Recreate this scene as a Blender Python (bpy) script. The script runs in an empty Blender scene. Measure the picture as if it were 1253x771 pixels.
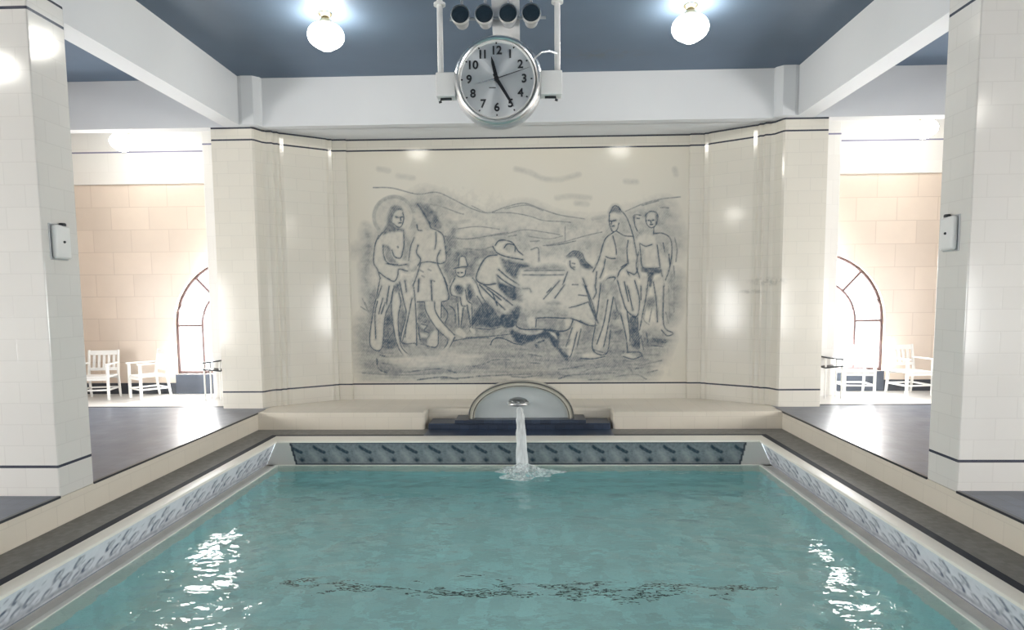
import bpy, bmesh, math, random
import numpy as np
from mathutils import Vector, Matrix
random.seed(7); RNG = np.random.default_rng(7)
S = bpy.context.scene
COL = S.collection
PI = math.pi

# ------------------------------------------------------------------ helpers
class MB:
    """collects shapes, builds ONE mesh object"""
    def __init__(self): self.bm = bmesh.new()
    def box(self, x0, x1, y0, y1, z0, z1, bev=0, seg=2, M=None):
        b = bmesh.new(); bmesh.ops.create_cube(b, size=1)
        for v in b.verts:
            v.co = Vector(((x0+x1)/2+v.co.x*(x1-x0), (y0+y1)/2+v.co.y*(y1-y0), (z0+z1)/2+v.co.z*(z1-z0)))
        if bev: bmesh.ops.bevel(b, geom=b.edges[:], offset=bev, segments=seg, affect='EDGES', profile=.5)
        return self._add(b, M)
    def _add(self, b, M=None):
        if M is not None: bmesh.ops.transform(b, matrix=M, verts=b.verts[:])
        me = bpy.data.meshes.new('t'); b.to_mesh(me); b.free()
        self.bm.from_mesh(me); bpy.data.meshes.remove(me); return self
    def lathe(self, prof, n=40, M=None):
        """prof: list of (r, z); revolved about local Z"""
        b = bmesh.new(); rings = []
        for r, z in prof:
            if r < 1e-6: rings.append([b.verts.new((0, 0, z))])
            else: rings.append([b.verts.new((r*math.cos(2*PI*i/n), r*math.sin(2*PI*i/n), z)) for i in range(n)])
        for A, B in zip(rings, rings[1:]):
            if len(A) == 1 and len(B) == 1: continue
            for i in range(n):
                j = (i+1) % n
                if len(A) == 1: b.faces.new((A[0], B[j], B[i]))
                elif len(B) == 1: b.faces.new((A[i], A[j], B[0]))
                else: b.faces.new((A[i], A[j], B[j], B[i]))
        bmesh.ops.recalc_face_normals(b, faces=b.faces[:])
        return self._add(b, M)
    def tube(self, pts, r, n=12, cap=True):
        """tube through points, r a number or list"""
        P = [Vector(p) for p in pts]; b = bmesh.new(); rings = []
        rr = r if isinstance(r, (list, tuple)) else [r]*len(P)
        up = Vector((0, 0, 1))
        for i, p in enumerate(P):
            t = (P[min(i+1, len(P)-1)]-P[max(i-1, 0)]).normalized()
            u = up if abs(t.dot(up)) < .95 else Vector((0, 1, 0))
            a = t.cross(u).normalized(); c = a.cross(t).normalized()
            rings.append([b.verts.new(p+rr[i]*(a*math.cos(2*PI*k/n)+c*math.sin(2*PI*k/n))) for k in range(n)])
        for A, B in zip(rings, rings[1:]):
            for i in range(n): b.faces.new((A[i], A[(i+1) % n], B[(i+1) % n], B[i]))
        if cap: b.faces.new(rings[0][::-1]); b.faces.new(rings[-1])
        bmesh.ops.recalc_face_normals(b, faces=b.faces[:])
        return self._add(b)
    def prism(self, outline, z0, z1, M=None, bev=0, bevsel=None):
        """outline (x,y) extruded z0..z1"""
        b = bmesh.new()
        vs = [b.verts.new((x, y, z0)) for x, y in outline]
        f = b.faces.new(vs)
        r = bmesh.ops.extrude_face_region(b, geom=[f])
        bmesh.ops.translate(b, vec=(0, 0, z1-z0), verts=[v for v in r['geom'] if isinstance(v, bmesh.types.BMVert)])
        bmesh.ops.recalc_face_normals(b, faces=b.faces[:])
        if bev:
            eg = [e for e in b.edges if (bevsel is None or bevsel(e))]
            bmesh.ops.bevel(b, geom=eg, offset=bev, segments=4, affect='EDGES', profile=.5)
        return self._add(b, M)
    def quads(self, rows):
        """grid of points rows[i][j]"""
        b = bmesh.new(); V = [[b.verts.new(p) for p in r] for r in rows]
        for A, B in zip(V, V[1:]):
            for i in range(len(A)-1): b.faces.new((A[i], A[i+1], B[i+1], B[i]))
        return self._add(b)
    def build(self, name, mat, parent=None, smooth=False, angle=35):
        me = bpy.data.meshes.new(name); self.bm.to_mesh(me); self.bm.free()
        o = bpy.data.objects.new(name, me); COL.objects.link(o)
        if mat is not None: me.materials.append(mat)
        if smooth:
            me.polygons.foreach_set('use_smooth', [True]*len(me.polygons))
            me.set_sharp_from_angle(angle=math.radians(angle))
        if parent is not None: o.parent = parent
        return o

def tag(o, label=None, cat=None, group=None, kind=None):
    if label: o['label'] = label
    if cat: o['category'] = cat
    if group: o['group'] = group
    if kind: o['kind'] = kind
    return o
def empty(name, loc, label, cat, group=None, rz=0):
    o = bpy.data.objects.new(name, None); COL.objects.link(o); o.empty_display_size = .1
    o.location = loc; o.rotation_euler.z = rz
    return tag(o, label, cat, group)
def struct(o, label=None, cat=None): return tag(o, label, cat, kind='structure')
def copy_tree(o, parent=None):
    c = o.copy(); COL.objects.link(c)
    if parent is not None: c.parent = parent
    for ch in list(o.children): copy_tree(ch, c)
    return c

# ------------------------------------------------------------------ materials
class NT:
    def __init__(self, name):
        self.m = bpy.data.materials.new(name); self.m.use_nodes = True
        self.t = self.m.node_tree; self.t.nodes.clear()
        self.out = self.n('ShaderNodeOutputMaterial')
    def n(self, typ, **kw):
        x = self.t.nodes.new(typ)
        for k, v in kw.items(): setattr(x, k, v)
        return x
    def l(self, a, b): self.t.links.new(a, b)
    def math(self, op, a, b=None, c=None):
        x = self.n('ShaderNodeMath', operation=op)
        for i, v in enumerate((a, b, c)):
            if v is None: continue
            if isinstance(v, (int, float)): x.inputs[i].default_value = v
            else: self.l(v, x.inputs[i])
        return x.outputs[0]
    def mix(self, f, a, b):
        x = self.n('ShaderNodeMix', data_type='RGBA')
        for s, v in ((0, f), (6, a), (7, b)):
            if isinstance(v, tuple): x.inputs[s].default_value = (*v, 1) if len(v) == 3 else v
            elif isinstance(v, (int, float)): x.inputs[s].default_value = v
            else: self.l(v, x.inputs[s])
        return x.outputs[2]
    def bsdf(self, col, rough=.5, spec=.5, metal=0, normal=None, coat=0):
        p = self.n('ShaderNodeBsdfPrincipled')
        if isinstance(col, tuple): p.inputs['Base Color'].default_value = (*col, 1)
        else: self.l(col, p.inputs['Base Color'])
        if isinstance(rough, (int, float)): p.inputs['Roughness'].default_value = rough
        else: self.l(rough, p.inputs['Roughness'])
        p.inputs['Specular IOR Level'].default_value = spec
        p.inputs['Metallic'].default_value = metal
        p.inputs['Coat Weight'].default_value = coat
        if normal is not None: self.l(normal, p.inputs['Normal'])
        return p
    def done(self, sh):
        self.l(sh.outputs[0] if hasattr(sh, 'outputs') else sh, self.out.inputs[0]); return self.m
    def noise(self, scale, detail=3, vec=None, rough=.5):
        x = self.n('ShaderNodeTexNoise'); x.inputs['Scale'].default_value = scale
        x.inputs['Detail'].default_value = detail; x.inputs['Roughness'].default_value = rough
        if vec is not None: self.l(vec, x.inputs['Vector'])
        return x.outputs['Fac']
    def ramp(self, f, a, b):
        x = self.n('ShaderNodeMapRange'); self.l(f, x.inputs[0])
        x.inputs[1].default_value = a; x.inputs[2].default_value = b; return x.outputs[0]
    def bump(self, h, strength=.2, dist=.01):
        x = self.n('ShaderNodeBump'); x.inputs['Strength'].default_value = strength
        x.inputs['Distance'].default_value = dist; self.l(h, x.inputs['Height']); return x.outputs[0]
    def wall_uv(self):
        """(along wall, up) from world position, picking X or Y by the facing"""
        g = self.n('ShaderNodeNewGeometry'); p = self.n('ShaderNodeSeparateXYZ'); self.l(g.outputs['Position'], p.inputs[0])
        nn = self.n('ShaderNodeSeparateXYZ'); self.l(g.outputs['True Normal'], nn.inputs[0])
        ax = self.math('GREATER_THAN', self.math('ABSOLUTE', nn.outputs[0]), .72)
        u = self.math('ADD', self.math('MULTIPLY', p.outputs[1], ax), self.math('MULTIPLY', p.outputs[0], self.math('SUBTRACT', 1, ax)))
        c = self.n('ShaderNodeCombineXYZ'); self.l(u, c.inputs[0]); self.l(p.outputs[2], c.inputs[1])
        return c.outputs[0], p.outputs[2], g.outputs['Position']

def plain(name, col, rough=.5, spec=.5, metal=0, var=.06, scale=6, bump=0):
    t = NT(name); g = t.n('ShaderNodeTexCoord')
    f = t.noise(scale, 4, g.outputs['Object'])
    c = t.mix(f, tuple(x*(1-var) for x in col), tuple(min(1, x*(1+var)) for x in col))
    nrm = t.bump(f, bump, .004) if bump else None
    return t.done(t.bsdf(c, rough, spec, metal, nrm))

def dark_patch(t, pos, col, items):
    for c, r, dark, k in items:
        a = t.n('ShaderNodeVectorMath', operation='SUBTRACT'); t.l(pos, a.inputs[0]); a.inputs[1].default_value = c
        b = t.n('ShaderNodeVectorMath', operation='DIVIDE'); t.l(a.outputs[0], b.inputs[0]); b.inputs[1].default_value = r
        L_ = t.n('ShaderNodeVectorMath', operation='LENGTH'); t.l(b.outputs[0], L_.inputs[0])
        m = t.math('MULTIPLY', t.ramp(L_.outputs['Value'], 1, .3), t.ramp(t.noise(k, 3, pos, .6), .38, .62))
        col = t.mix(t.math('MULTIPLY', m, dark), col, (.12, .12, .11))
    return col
def tile_wall(name, base, grout, w, h, mortar=.006, rough=.16, var=.03, off=.5, lines=(), linecol=(.045, .05, .07), z0=0., u0=0., spec=.5, mott=0., gstr=1., bumpy=.12):
    t = NT(name); uv, z, pos = t.wall_uv()
    mp = t.n('ShaderNodeMapping'); t.l(uv, mp.inputs[0]); mp.inputs[1].default_value = (-u0, -z0, 0)
    b = t.n('ShaderNodeTexBrick', offset=off); t.l(mp.outputs[0], b.inputs['Vector'])
    b.inputs['Scale'].default_value = 1; b.inputs['Mortar Size'].default_value = mortar; b.inputs['Mortar Smooth'].default_value = .3
    b.inputs['Brick Width'].default_value = w; b.inputs['Row Height'].default_value = h; b.inputs['Bias'].default_value = 0
    b.inputs['Color1'].default_value = (*[x*(1-var) for x in base], 1); b.inputs['Color2'].default_value = (*[min(1, x*(1+var)) for x in base], 1)
    b.inputs['Mortar'].default_value = (*[a*(1-gstr)+g*gstr for a, g in zip(base, grout)], 1)
    col = b.outputs['Color']
    f = t.noise(1.7, 5, pos, .6)
    if mott: col = t.mix(t.math('MULTIPLY', t.ramp(f, .35, .75), mott), col, tuple(x*.8 for x in base))
    for zl in lines:
        m = t.math('LESS_THAN', t.math('ABSOLUTE', t.math('SUBTRACT', z, zl)), .013)
        col = t.mix(m, col, linecol)
    if name == 'apse tile': col = dark_patch(t, pos, col, [((4.04, 10.7, 2.02), (.34, .5, .09), .45, 14), ((3.86, 10.85, 1.86), (.22, .5, .05), .4, 14)])  # grey scuffs on the right pilaster
    nz = t.noise(3.2, 2, pos)
    hh = t.math('SUBTRACT', t.math('MULTIPLY', nz, .5), t.math('MULTIPLY', b.outputs['Fac'], .35))
    return t.done(t.bsdf(col, rough, spec, 0, t.bump(hh, bumpy, .01)))

LINES = (.277, 4.352, 4.536)
M = {}
M['pillar'] = tile_wall('pillar tile', (.70, .68, .64), (.40, .38, .35), .37, .197, .005, .14, .015, .5, LINES, z0=.277, gstr=.16)
M['apse'] = tile_wall('apse tile', (.69, .655, .575), (.5, .48, .43), .37, .197, .004, .12, .015, .5, LINES, z0=.277, gstr=.35)
M['far_tile'] = tile_wall('far wall tile', (.76, .655, .56), (.52, .42, .35), .73, .42, .008, .35, .05, .5, (), z0=3.975-.42*9, u0=.33, mott=.3, gstr=.45)
M['band'] = tile_wall('glazed band', (.82, .81, .78), (.7, .69, .66), .73, .42, .004, .2, .02, .5, (4.56,), linecol=(.22, .22, .33), gstr=.4)
M['bench'] = tile_wall('bench tile', (.72, .665, .565), (.5, .45, .38), .37, .197, .004, .25, .02, .5, (), z0=-.274, mott=.25, gstr=.35)
M['plaster'] = plain('beam plaster', (.66, .675, .69), .55, .3, var=.03, scale=1.5)
M['hall'] = plain('painted hall wall', (.70, .69, .66), .4, .4, var=.03, scale=2)
M['white_enamel'] = plain('white enamel', (.78, .78, .76), .3, .5, var=.02)
M['chair'] = plain('white painted wood', (.85, .85, .83), .4, .4, var=.02)
M['chrome'] = plain('chrome', (.86, .87, .86), .28, .5, 1, var=.02)
M['steel'] = plain('grey steel', (.52, .54, .56), .4, .5, .6, var=.04)
M['dark_metal'] = plain('dark metal', (.03, .035, .04), .4, .5, .3, var=.1)
M['grille'] = plain('dark lens', (.018, .032, .045), .12, .5, 0, var=.3, scale=60)
t = NT('brushed dial'); tg = t.n('ShaderNodeTangent', direction_type='RADIAL', axis='Y'); p = t.bsdf((.80, .83, .83), .36, .5, .8)
p.inputs['Anisotropic'].default_value = .85; t.l(tg.outputs[0], p.inputs['Tangent']); M['clock_face'] = t.done(p)
M['ink'] = plain('black enamel', (.015, .017, .02), .3, .5, var=.05)
M['silver_hand'] = plain('silver hand', (.8, .8, .78), .2, .5, .8, var=.02)
M['fitter'] = plain('brass fitter', (.30, .27, .18), .3, .5, .8, var=.08)
M['stone'] = plain('pale stone', (.56, .60, .60), .28, .5, var=.06, scale=3)
M['rim'] = plain('buff moulding', (.55, .53, .45), .3, .5, var=.08, scale=5)
M['rim_dark'] = plain('dark moulding', (.13, .13, .12), .3, .5, var=.1)
M['shell'] = plain('dull shell metal', (.30, .31, .31), .3, .5, .9, var=.1)
M['dark_step'] = tile_wall('dark blue tile', (.03, .045, .078), (.018, .024, .04), .15, .1, .004, .3, .25, .5, ())
M['base_dark'] = plain('dark skirting', (.028, .036, .05), .3, .5, var=.1)
M['pool_line'] = plain('dark teal floor strip', (.03, .075, .08), .4)
M['kerb_line'] = plain('dark slate tile', (.022, .028, .042), .65, .25)
M['apron'] = plain('blue grey panel', (.06, .075, .105), .35, .5, var=.1)
M['window_frame'] = plain('brown painted metal', (.12, .08, .08), .4, .4, var=.05)
M['coping'] = plain('white coping', (.82, .80, .72), .4, .5, var=.04, scale=5)
M['gutter'] = plain('grey gutter', (.74, .70, .62), .4, .4, var=.15, scale=6)
M['light_floor'] = plain('pale floor', (.74, .73, .71), .3, .5, var=.03)
M['edge_line'] = plain('black edge tile', (.03, .032, .04), .3, .5, var=.1)

def floor_mat(name, base, grout, rough, size, spec=.5):
    t = NT(name); g = t.n('ShaderNodeNewGeometry')
    b = t.n('ShaderNodeTexBrick', offset=0); t.l(g.outputs['Position'], b.inputs['Vector'])
    b.inputs['Scale'].default_value = 1; b.inputs['Mortar Size'].default_value = size*.02; b.inputs['Brick Width'].default_value = size; b.inputs['Row Height'].default_value = size
    b.inputs['Color1'].default_value = (*[x*.85 for x in base], 1); b.inputs['Color2'].default_value = (*[x*1.15 for x in base], 1); b.inputs['Mortar'].default_value = (*grout, 1)
    f = t.noise(2.5, 4, g.outputs['Position'])
    col = t.mix(t.math('MULTIPLY', f, .4), b.outputs['Color'], tuple(x*.6 for x in base))
    rg = t.math('ADD', t.math('MULTIPLY', f, .12), rough-.06)
    return t.done(t.bsdf(col, rg, spec, 0, t.bump(t.math('SUBTRACT', f, t.math('MULTIPLY', b.outputs['Fac'], .4)), .1, .008)))
M['deck'] = floor_mat('dark deck tile', (.092, .112, .155), (.06, .07, .09), .32, .15, .5)
M['walk'] = floor_mat('walkway tile', (.225, .218, .20), (.17, .165, .15), .6, .05)
M['basin'] = floor_mat('pool tile', (.60, .94, .94), (.52, .86, .87), .4, .15)

# glowing lamp glass
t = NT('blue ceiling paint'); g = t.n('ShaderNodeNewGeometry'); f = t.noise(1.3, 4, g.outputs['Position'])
c = dark_patch(t, g.outputs['Position'], t.mix(f, (.082, .118, .17), (.118, .168, .24)), [((1.25, 9.85, 5.3), (.85, .24, .3), .45, 6)])  # uneven dark patch in the ceiling colour beside the clock
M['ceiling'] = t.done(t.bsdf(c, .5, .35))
t = NT('lit opal glass'); e = t.n('ShaderNodeEmission'); e.inputs[0].default_value = (1, .96, .87, 1); e.inputs[1].default_value = 26
M['globe'] = t.done(e)
# thin window pane
t = NT('window pane'); tr = t.n('ShaderNodeBsdfTransparent'); gl = t.n('ShaderNodeBsdfGlossy'); gl.inputs['Roughness'].default_value = .05
mx = t.n('ShaderNodeMixShader'); mx.inputs[0].default_value = .06; t.l(tr.outputs[0], mx.inputs[1]); t.l(gl.outputs[0], mx.inputs[2]); M['pane'] = t.done(mx)
# pool water: clear, refracting, rippled
t = NT('pool water'); g = t.n('ShaderNodeNewGeometry')
mp = t.n('ShaderNodeMapping'); t.l(g.outputs['Position'], mp.inputs[0]); mp.inputs['Scale'].default_value = (1, 1.35, 1)
n1 = t.noise(1.5, 2, mp.outputs[0], .45); n2 = t.noise(4.6, 3, mp.outputs[0], .5)
h = t.math('ADD', n1, t.math('MULTIPLY', n2, .24))
nb = t.bump(h, 1.0, .072)
p = t.bsdf((.84, .97, .98), .02, .5, 0, nb); p.inputs['Transmission Weight'].default_value = 1; p.inputs['IOR'].default_value = 1.33
M['water'] = t.done(p)
# falling water, foam
t = NT('falling water'); g = t.n('ShaderNodeTexCoord'); mp = t.n('ShaderNodeMapping'); t.l(g.outputs['Object'], mp.inputs[0]); mp.inputs['Scale'].default_value = (30, 3, 3)
f = t.noise(1.6, 3, mp.outputs[0]); tr = t.n('ShaderNodeBsdfTransparent'); p = t.bsdf((.80, .84, .85), .6, .2)
mx = t.n('ShaderNodeMixShader'); t.l(t.ramp(f, -.45, .95), mx.inputs[0]); t.l(tr.outputs[0], mx.inputs[1]); t.l(p.outputs[0], mx.inputs[2]); M['jet'] = t.done(mx)
t = NT('foam'); g = t.n('ShaderNodeTexCoord'); f = t.noise(22, 4, g.outputs['Object']); tr = t.n('ShaderNodeBsdfTransparent'); p = t.bsdf((.82, .88, .88), .6, .2)
mx = t.n('ShaderNodeMixShader'); t.l(t.ramp(f, .25, .85), mx.inputs[0]); t.l(tr.outputs[0], mx.inputs[1]); t.l(p.outputs[0], mx.inputs[2]); M['foam'] = t.done(mx)

def paint_mat(name, rough=.15, bumpy=.05, spec=.5):
    t = NT(name); a = t.n('ShaderNodeVertexColor', layer_name='paint'); g = t.n('ShaderNodeNewGeometry')
    nz = t.noise(3.2, 2, g.outputs['Position'])
    return t.done(t.bsdf(a.outputs['Color'], rough, spec, 0, t.bump(nz, bumpy, .01)))
M['paint_mural'] = paint_mat('mural glaze', .13, .05, .18); M['paint_frieze'] = paint_mat('frieze glaze', .2)

# ------------------------------------------------------------------ drawing of painted tile (pigment only)
class Draw:
    def __init__(self, w, h, ss): self.W, self.H, self.ss = int(w*ss), int(h*ss), ss; self.D = np.zeros((self.H, self.W), np.float32); self.Lr = np.zeros((self.H, self.W), np.float32)
    @staticmethod
    def smooth(P, k=5, closed=False):
        P = np.array(P, float)
        if len(P) < 3: return P
        Q = np.vstack([P[-1], P, P[0], P[1]]) if closed else np.vstack([2*P[0]-P[1], P, 2*P[-1]-P[-2]])
        out = []
        for i in range(1, len(Q)-2):
            for s in np.linspace(0, 1, k, endpoint=False):
                a, b, c, d = Q[i-1:i+3]
                out.append(.5*((2*b)+(-a+c)*s+(2*a-5*b+4*c-d)*s*s+(-a+3*b-3*c+d)*s**3))
        out.append(Q[-2]); return np.array(out)
    def win(self, P, pad):
        x0, y0 = np.floor(P.min(0)-pad).astype(int); x1, y1 = np.ceil(P.max(0)+pad).astype(int)+1
        x0, y0 = max(x0, 0), max(y0, 0); x1, y1 = min(x1, self.W), min(y1, self.H)
        return x0, y0, x1, y1
    def stroke(self, P, w, d, soft=.6, line=False):
        P = self.smooth(P)*self.ss; w = w*self.ss; sf = soft*self.ss
        for A, B in zip(P, P[1:]):
            x0, y0, x1, y1 = self.win(np.array([A, B]), w+2*sf)
            if x1 <= x0 or y1 <= y0: continue
            Y, X = np.mgrid[y0:y1, x0:x1]; dd = B-A; L = dd@dd+1e-9
            s = np.clip(((X-A[0])*dd[0]+(Y-A[1])*dd[1])/L, 0, 1)
            r = np.hypot(X-A[0]-s*dd[0], Y-A[1]-s*dd[1])
            v = d*np.clip(1-(r-w/2)/sf, 0, 1)
            sub = (self.Lr if line else self.D)[y0:y1, x0:x1]; np.maximum(sub, v, out=sub)
    def mask(self, P, feather):
        P = self.smooth(P, 4, True)*self.ss; f = feather*self.ss
        x0, y0, x1, y1 = self.win(P, f+1)
        if x1 <= x0 or y1 <= y0: return None, None
        Y, X = np.mgrid[y0:y1, x0:x1].astype(float); ins = np.zeros(X.shape, bool); dm = np.full(X.shape, 1e9)
        for i in range(len(P)):
            A, B = P[i], P[(i+1) % len(P)]
            if A[1] != B[1]:
                c = ((A[1] > Y) != (B[1] > Y)) & (X < (B[0]-A[0])*(Y-A[1])/(B[1]-A[1])+A[0]); ins ^= c
            dd = B-A; L = dd@dd+1e-9; s = np.clip(((X-A[0])*dd[0]+(Y-A[1])*dd[1])/L, 0, 1)
            dm = np.minimum(dm, np.hypot(X-A[0]-s*dd[0], Y-A[1]-s*dd[1]))
        sd = np.where(ins, dm, -dm)
        return np.clip(.5+sd/(2*f), 0, 1), (x0, y0, x1, y1)
    def fill(self, P, d, feather=2., op='mix'):
        m, w = self.mask(P, feather)
        if m is None: return
        x0, y0, x1, y1 = w; sub = self.D[y0:y1, x0:x1]
        if op == 'mix': sub[:] = sub*(1-m)+d*m; self.Lr[y0:y1, x0:x1] *= 1-m
        else: np.maximum(sub, d*m, out=sub)
    def noise(self, cell, n=1):
        h, w = int(self.H/cell)+3, int(self.W/cell)+3
        g = RNG.random((h, w)); Y, X = np.mgrid[0:self.H, 0:self.W]/cell
        i, j = Y.astype(int), X.astype(int); a, b = Y-i, X-j; a = a*a*(3-2*a); b = b*b*(3-2*b)
        return (g[i, j]*(1-a)*(1-b)+g[i+1, j]*a*(1-b)+g[i, j+1]*(1-a)*b+g[i+1, j+1]*a*b)
    def sample(self, x, y):
        x = np.clip(x*self.ss, 0, self.W-1.001); y = np.clip(y*self.ss, 0, self.H-1.001)
        i, j = y.astype(int), x.astype(int); a, b = y-i, x-j; D = self.D
        return D[i, j]*(1-a)*(1-b)+D[i+1, j]*a*(1-b)+D[i, j+1]*(1-a)*b+D[i+1, j+1]*a*b

def painted_grid(name, mat, pts, cols, parent=None):
    """pts (n,m,3), cols (n,m,3) linear"""
    n, m = pts.shape[:2]; me = bpy.data.meshes.new(name)
    idx = np.arange(n*m).reshape(n, m)
    f = np.stack([idx[:-1, :-1], idx[:-1, 1:], idx[1:, 1:], idx[1:, :-1]], -1).reshape(-1, 4)
    me.vertices.add(n*m); me.vertices.foreach_set('co', pts.reshape(-1).astype(np.float32))
    me.loops.add(f.size); me.loops.foreach_set('vertex_index', f.reshape(-1).astype(np.int32))
    me.polygons.add(len(f)); me.polygons.foreach_set('loop_start', np.arange(0, f.size, 4, dtype=np.int32))
    me.update(calc_edges=True); me.validate()
    a = me.color_attributes.new('paint', 'FLOAT_COLOR', 'POINT')
    c = np.ones((n*m, 4), np.float32); c[:, :3] = cols.reshape(-1, 3); a.data.foreach_set('color', c.reshape(-1))
    me.materials.append(mat); o = bpy.data.objects.new(name, me); COL.objects.link(o)
    if parent is not None: o.parent = parent
    return o

# ------------------------------------------------------------------ dimensions (metres; deck level z = 0)
DX, CX_OUT, CX_IN, FX = 4.127, 3.643, 3.492, 3.69      # deck edge, coping outer / inner, frieze foot
ZW, ZWAT, ZB = -.274, -.63, -1.95
YD, YCO, YCI, YFR = 10.163, 9.66, 9.30, 9.385
YN = 1.0                                              # near end of the pool
YPL, YA, YFAR = 10.587, 11.515, 12.3
ZBEAM, ZC = 4.55, 5.30
YBACK, XOUT = -5.0, 8.8

# ------------------------------------------------------------------ shell
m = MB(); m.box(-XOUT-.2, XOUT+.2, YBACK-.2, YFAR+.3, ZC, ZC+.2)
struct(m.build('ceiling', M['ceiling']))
# deck floor: left, right, near; far end pale
for sx, nm in ((-1, 'floor'), (1, 'floor')):
    m = MB(); a, b = sorted((sx*(DX+.02), sx*(XOUT))); m.box(a, b, YBACK, 10.74, -.12, 0)
    struct(m.build(nm, M['deck']))
    m = MB(); a, b = sorted((sx*4.16, sx*(XOUT))); m.box(a, b, 10.80, YFAR, -.12, .004)
    struct(m.build('floor', M['light_floor']))
    m = MB(); a, b = sorted((sx*4.9, sx*(XOUT))); m.box(a, b, 10.74, 10.80, -.12, .006)
    struct(m.build('trim_1' if sx < 0 else 'trim_2', M['edge_line']))
    # riser below the deck edge, with a thin dark nosing
    m = MB(); a, b = sorted((sx*DX, sx*(DX+.1))); m.box(a, b, -1, YD+.3, ZW-.1, -.014)
    struct(m.build('wall_left' if sx < 0 else 'wall_right', M['bench']))
    m = MB(); a, b = sorted((sx*(DX-.006), sx*(DX+.03)))
    for p, q in (((-1, -.1), (.36, 5.79), (6.255, YD+.3)) if sx < 0 else ((-1, -.1), (.36, 5.974), (6.424, YD+.3))): m.box(a, b, p, q, -.020, .003)
    struct(m.build('trim_3' if sx < 0 else 'trim_4', M['edge_line']))
m = MB(); m.box(-DX, DX, YBACK, -.2, -.3, 0); struct(m.build('floor', M['deck']))

# walkway round the pool
m = MB()
for sx in (-1, 1):
    a, b = sorted((sx*CX_OUT, sx*DX)); m.box(a, b, -.2, YD+.6, ZW-.1, ZW)
m.box(-CX_OUT, CX_OUT, YCO, YD+.6, ZW-.1, ZW); m.box(-CX_OUT, CX_OUT, -.2, YN-.35, ZW-.1, ZW)
struct(m.build('pool_walkway', M['walk']))
m = MB(); w = .09
for sx in (-1, 1):
    a, b = sorted((sx*CX_OUT, sx*(CX_OUT+w))); m.box(a, b, YN-.35, YCO+w, ZW-.02, ZW+.004)
m.box(-CX_OUT, CX_OUT, YCO, YCO+w, ZW-.02, ZW+.004)
struct(m.build('trim_5', M['kerb_line']))
# coping ring
def ring(xo, xi, yf, yfi, yn, yni, z0, z1, bev):
    m = MB(); b = bmesh.new()
    o = [(-xo, yn), (xo, yn), (xo, yf), (-xo, yf)]; i = [(-xi, yni), (xi, yni), (xi, yfi), (-xi, yfi)]
    for z in (z0, z1):
        O = [b.verts.new((x, y, z)) for x, y in o]; I = [b.verts.new((x, y, z)) for x, y in i]
        for k in range(4): b.faces.new((O[k], O[(k+1) % 4], I[(k+1) % 4], I[k]))
        if z == z0: O0, I0 = O, I
    for k in range(4):
        j = (k+1) % 4
        b.faces.new((O0[k], O0[j], O[j], O[k])); b.faces.new((I0[j], I0[k], I[k], I[j]))
    bmesh.ops.recalc_face_normals(b, faces=b.faces[:])
    eg = [e for e in b.edges if all(abs(v.co.z-z1) < 1e-6 for v in e.verts) and not (abs(abs(e.verts[0].co.x)-abs(e.verts[1].co.x)) > .05 and abs(e.verts[0].co.y-e.verts[1].co.y) > .05)]
    bmesh.ops.bevel(b, geom=eg, offset=bev, segments=3, affect='EDGES', profile=.5)
    m._add(b); return m
struct(ring(CX_OUT, CX_IN, YCO, YCI, YN-.35, YN, ZW-.018, ZW+.008, .010).build('pool_coping', M['coping'], smooth=True))
# gutter: sloped back is the frieze; floor and white lip
m = MB()
for sx in (-1, 1):
    a, b = sorted((sx*(CX_IN+.055), sx*(FX+.05))); m.box(a, b, YN, YFR+.05, ZWAT-.25, ZWAT-.012)
m.box(-FX, FX, YCI+.03, YFR+.12, ZWAT-.25, ZWAT-.012)
struct(m.build('pool_gutter', M['gutter']))
struct(ring(CX_IN+.06, CX_IN, YCI+.016, YCI, YN-.05, YN, ZWAT-.3, ZWAT+.008, .005).build('trim_6', M['coping'], smooth=True))
# basin
m = MB(); m.box(-CX_IN, CX_IN, YN, YCI, ZB-.1, ZB)
for sx in (-1, 1):
    a, b = sorted((sx*CX_IN, sx*(CX_IN+.1))); m.box(a, b, YN-.1, YCI+.1, ZB-.1, ZWAT-.3)
m.box(-CX_IN, CX_IN, YCI, YCI+.1, ZB-.1, ZWAT-.3); m.box(-CX_IN, CX_IN, YN-.1, YN, ZB-.1, ZWAT-.3)
struct(m.build('pool_basin', M['basin']))
m = MB(); m.box(-2.45, 2.75, 6.45, 6.50, ZB, ZB+.006)  # thin dark strip across the pool floor
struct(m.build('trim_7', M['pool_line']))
# water
m = MB(); m.quads([[(x, y, ZWAT) for x in np.linspace(-CX_IN, CX_IN, 3)] for y in (YN, 5, YCI)])
tag(m.build('pool_water', M['water']), 'rippled turquoise water filling the indoor pool', 'water', kind='stuff')

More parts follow.
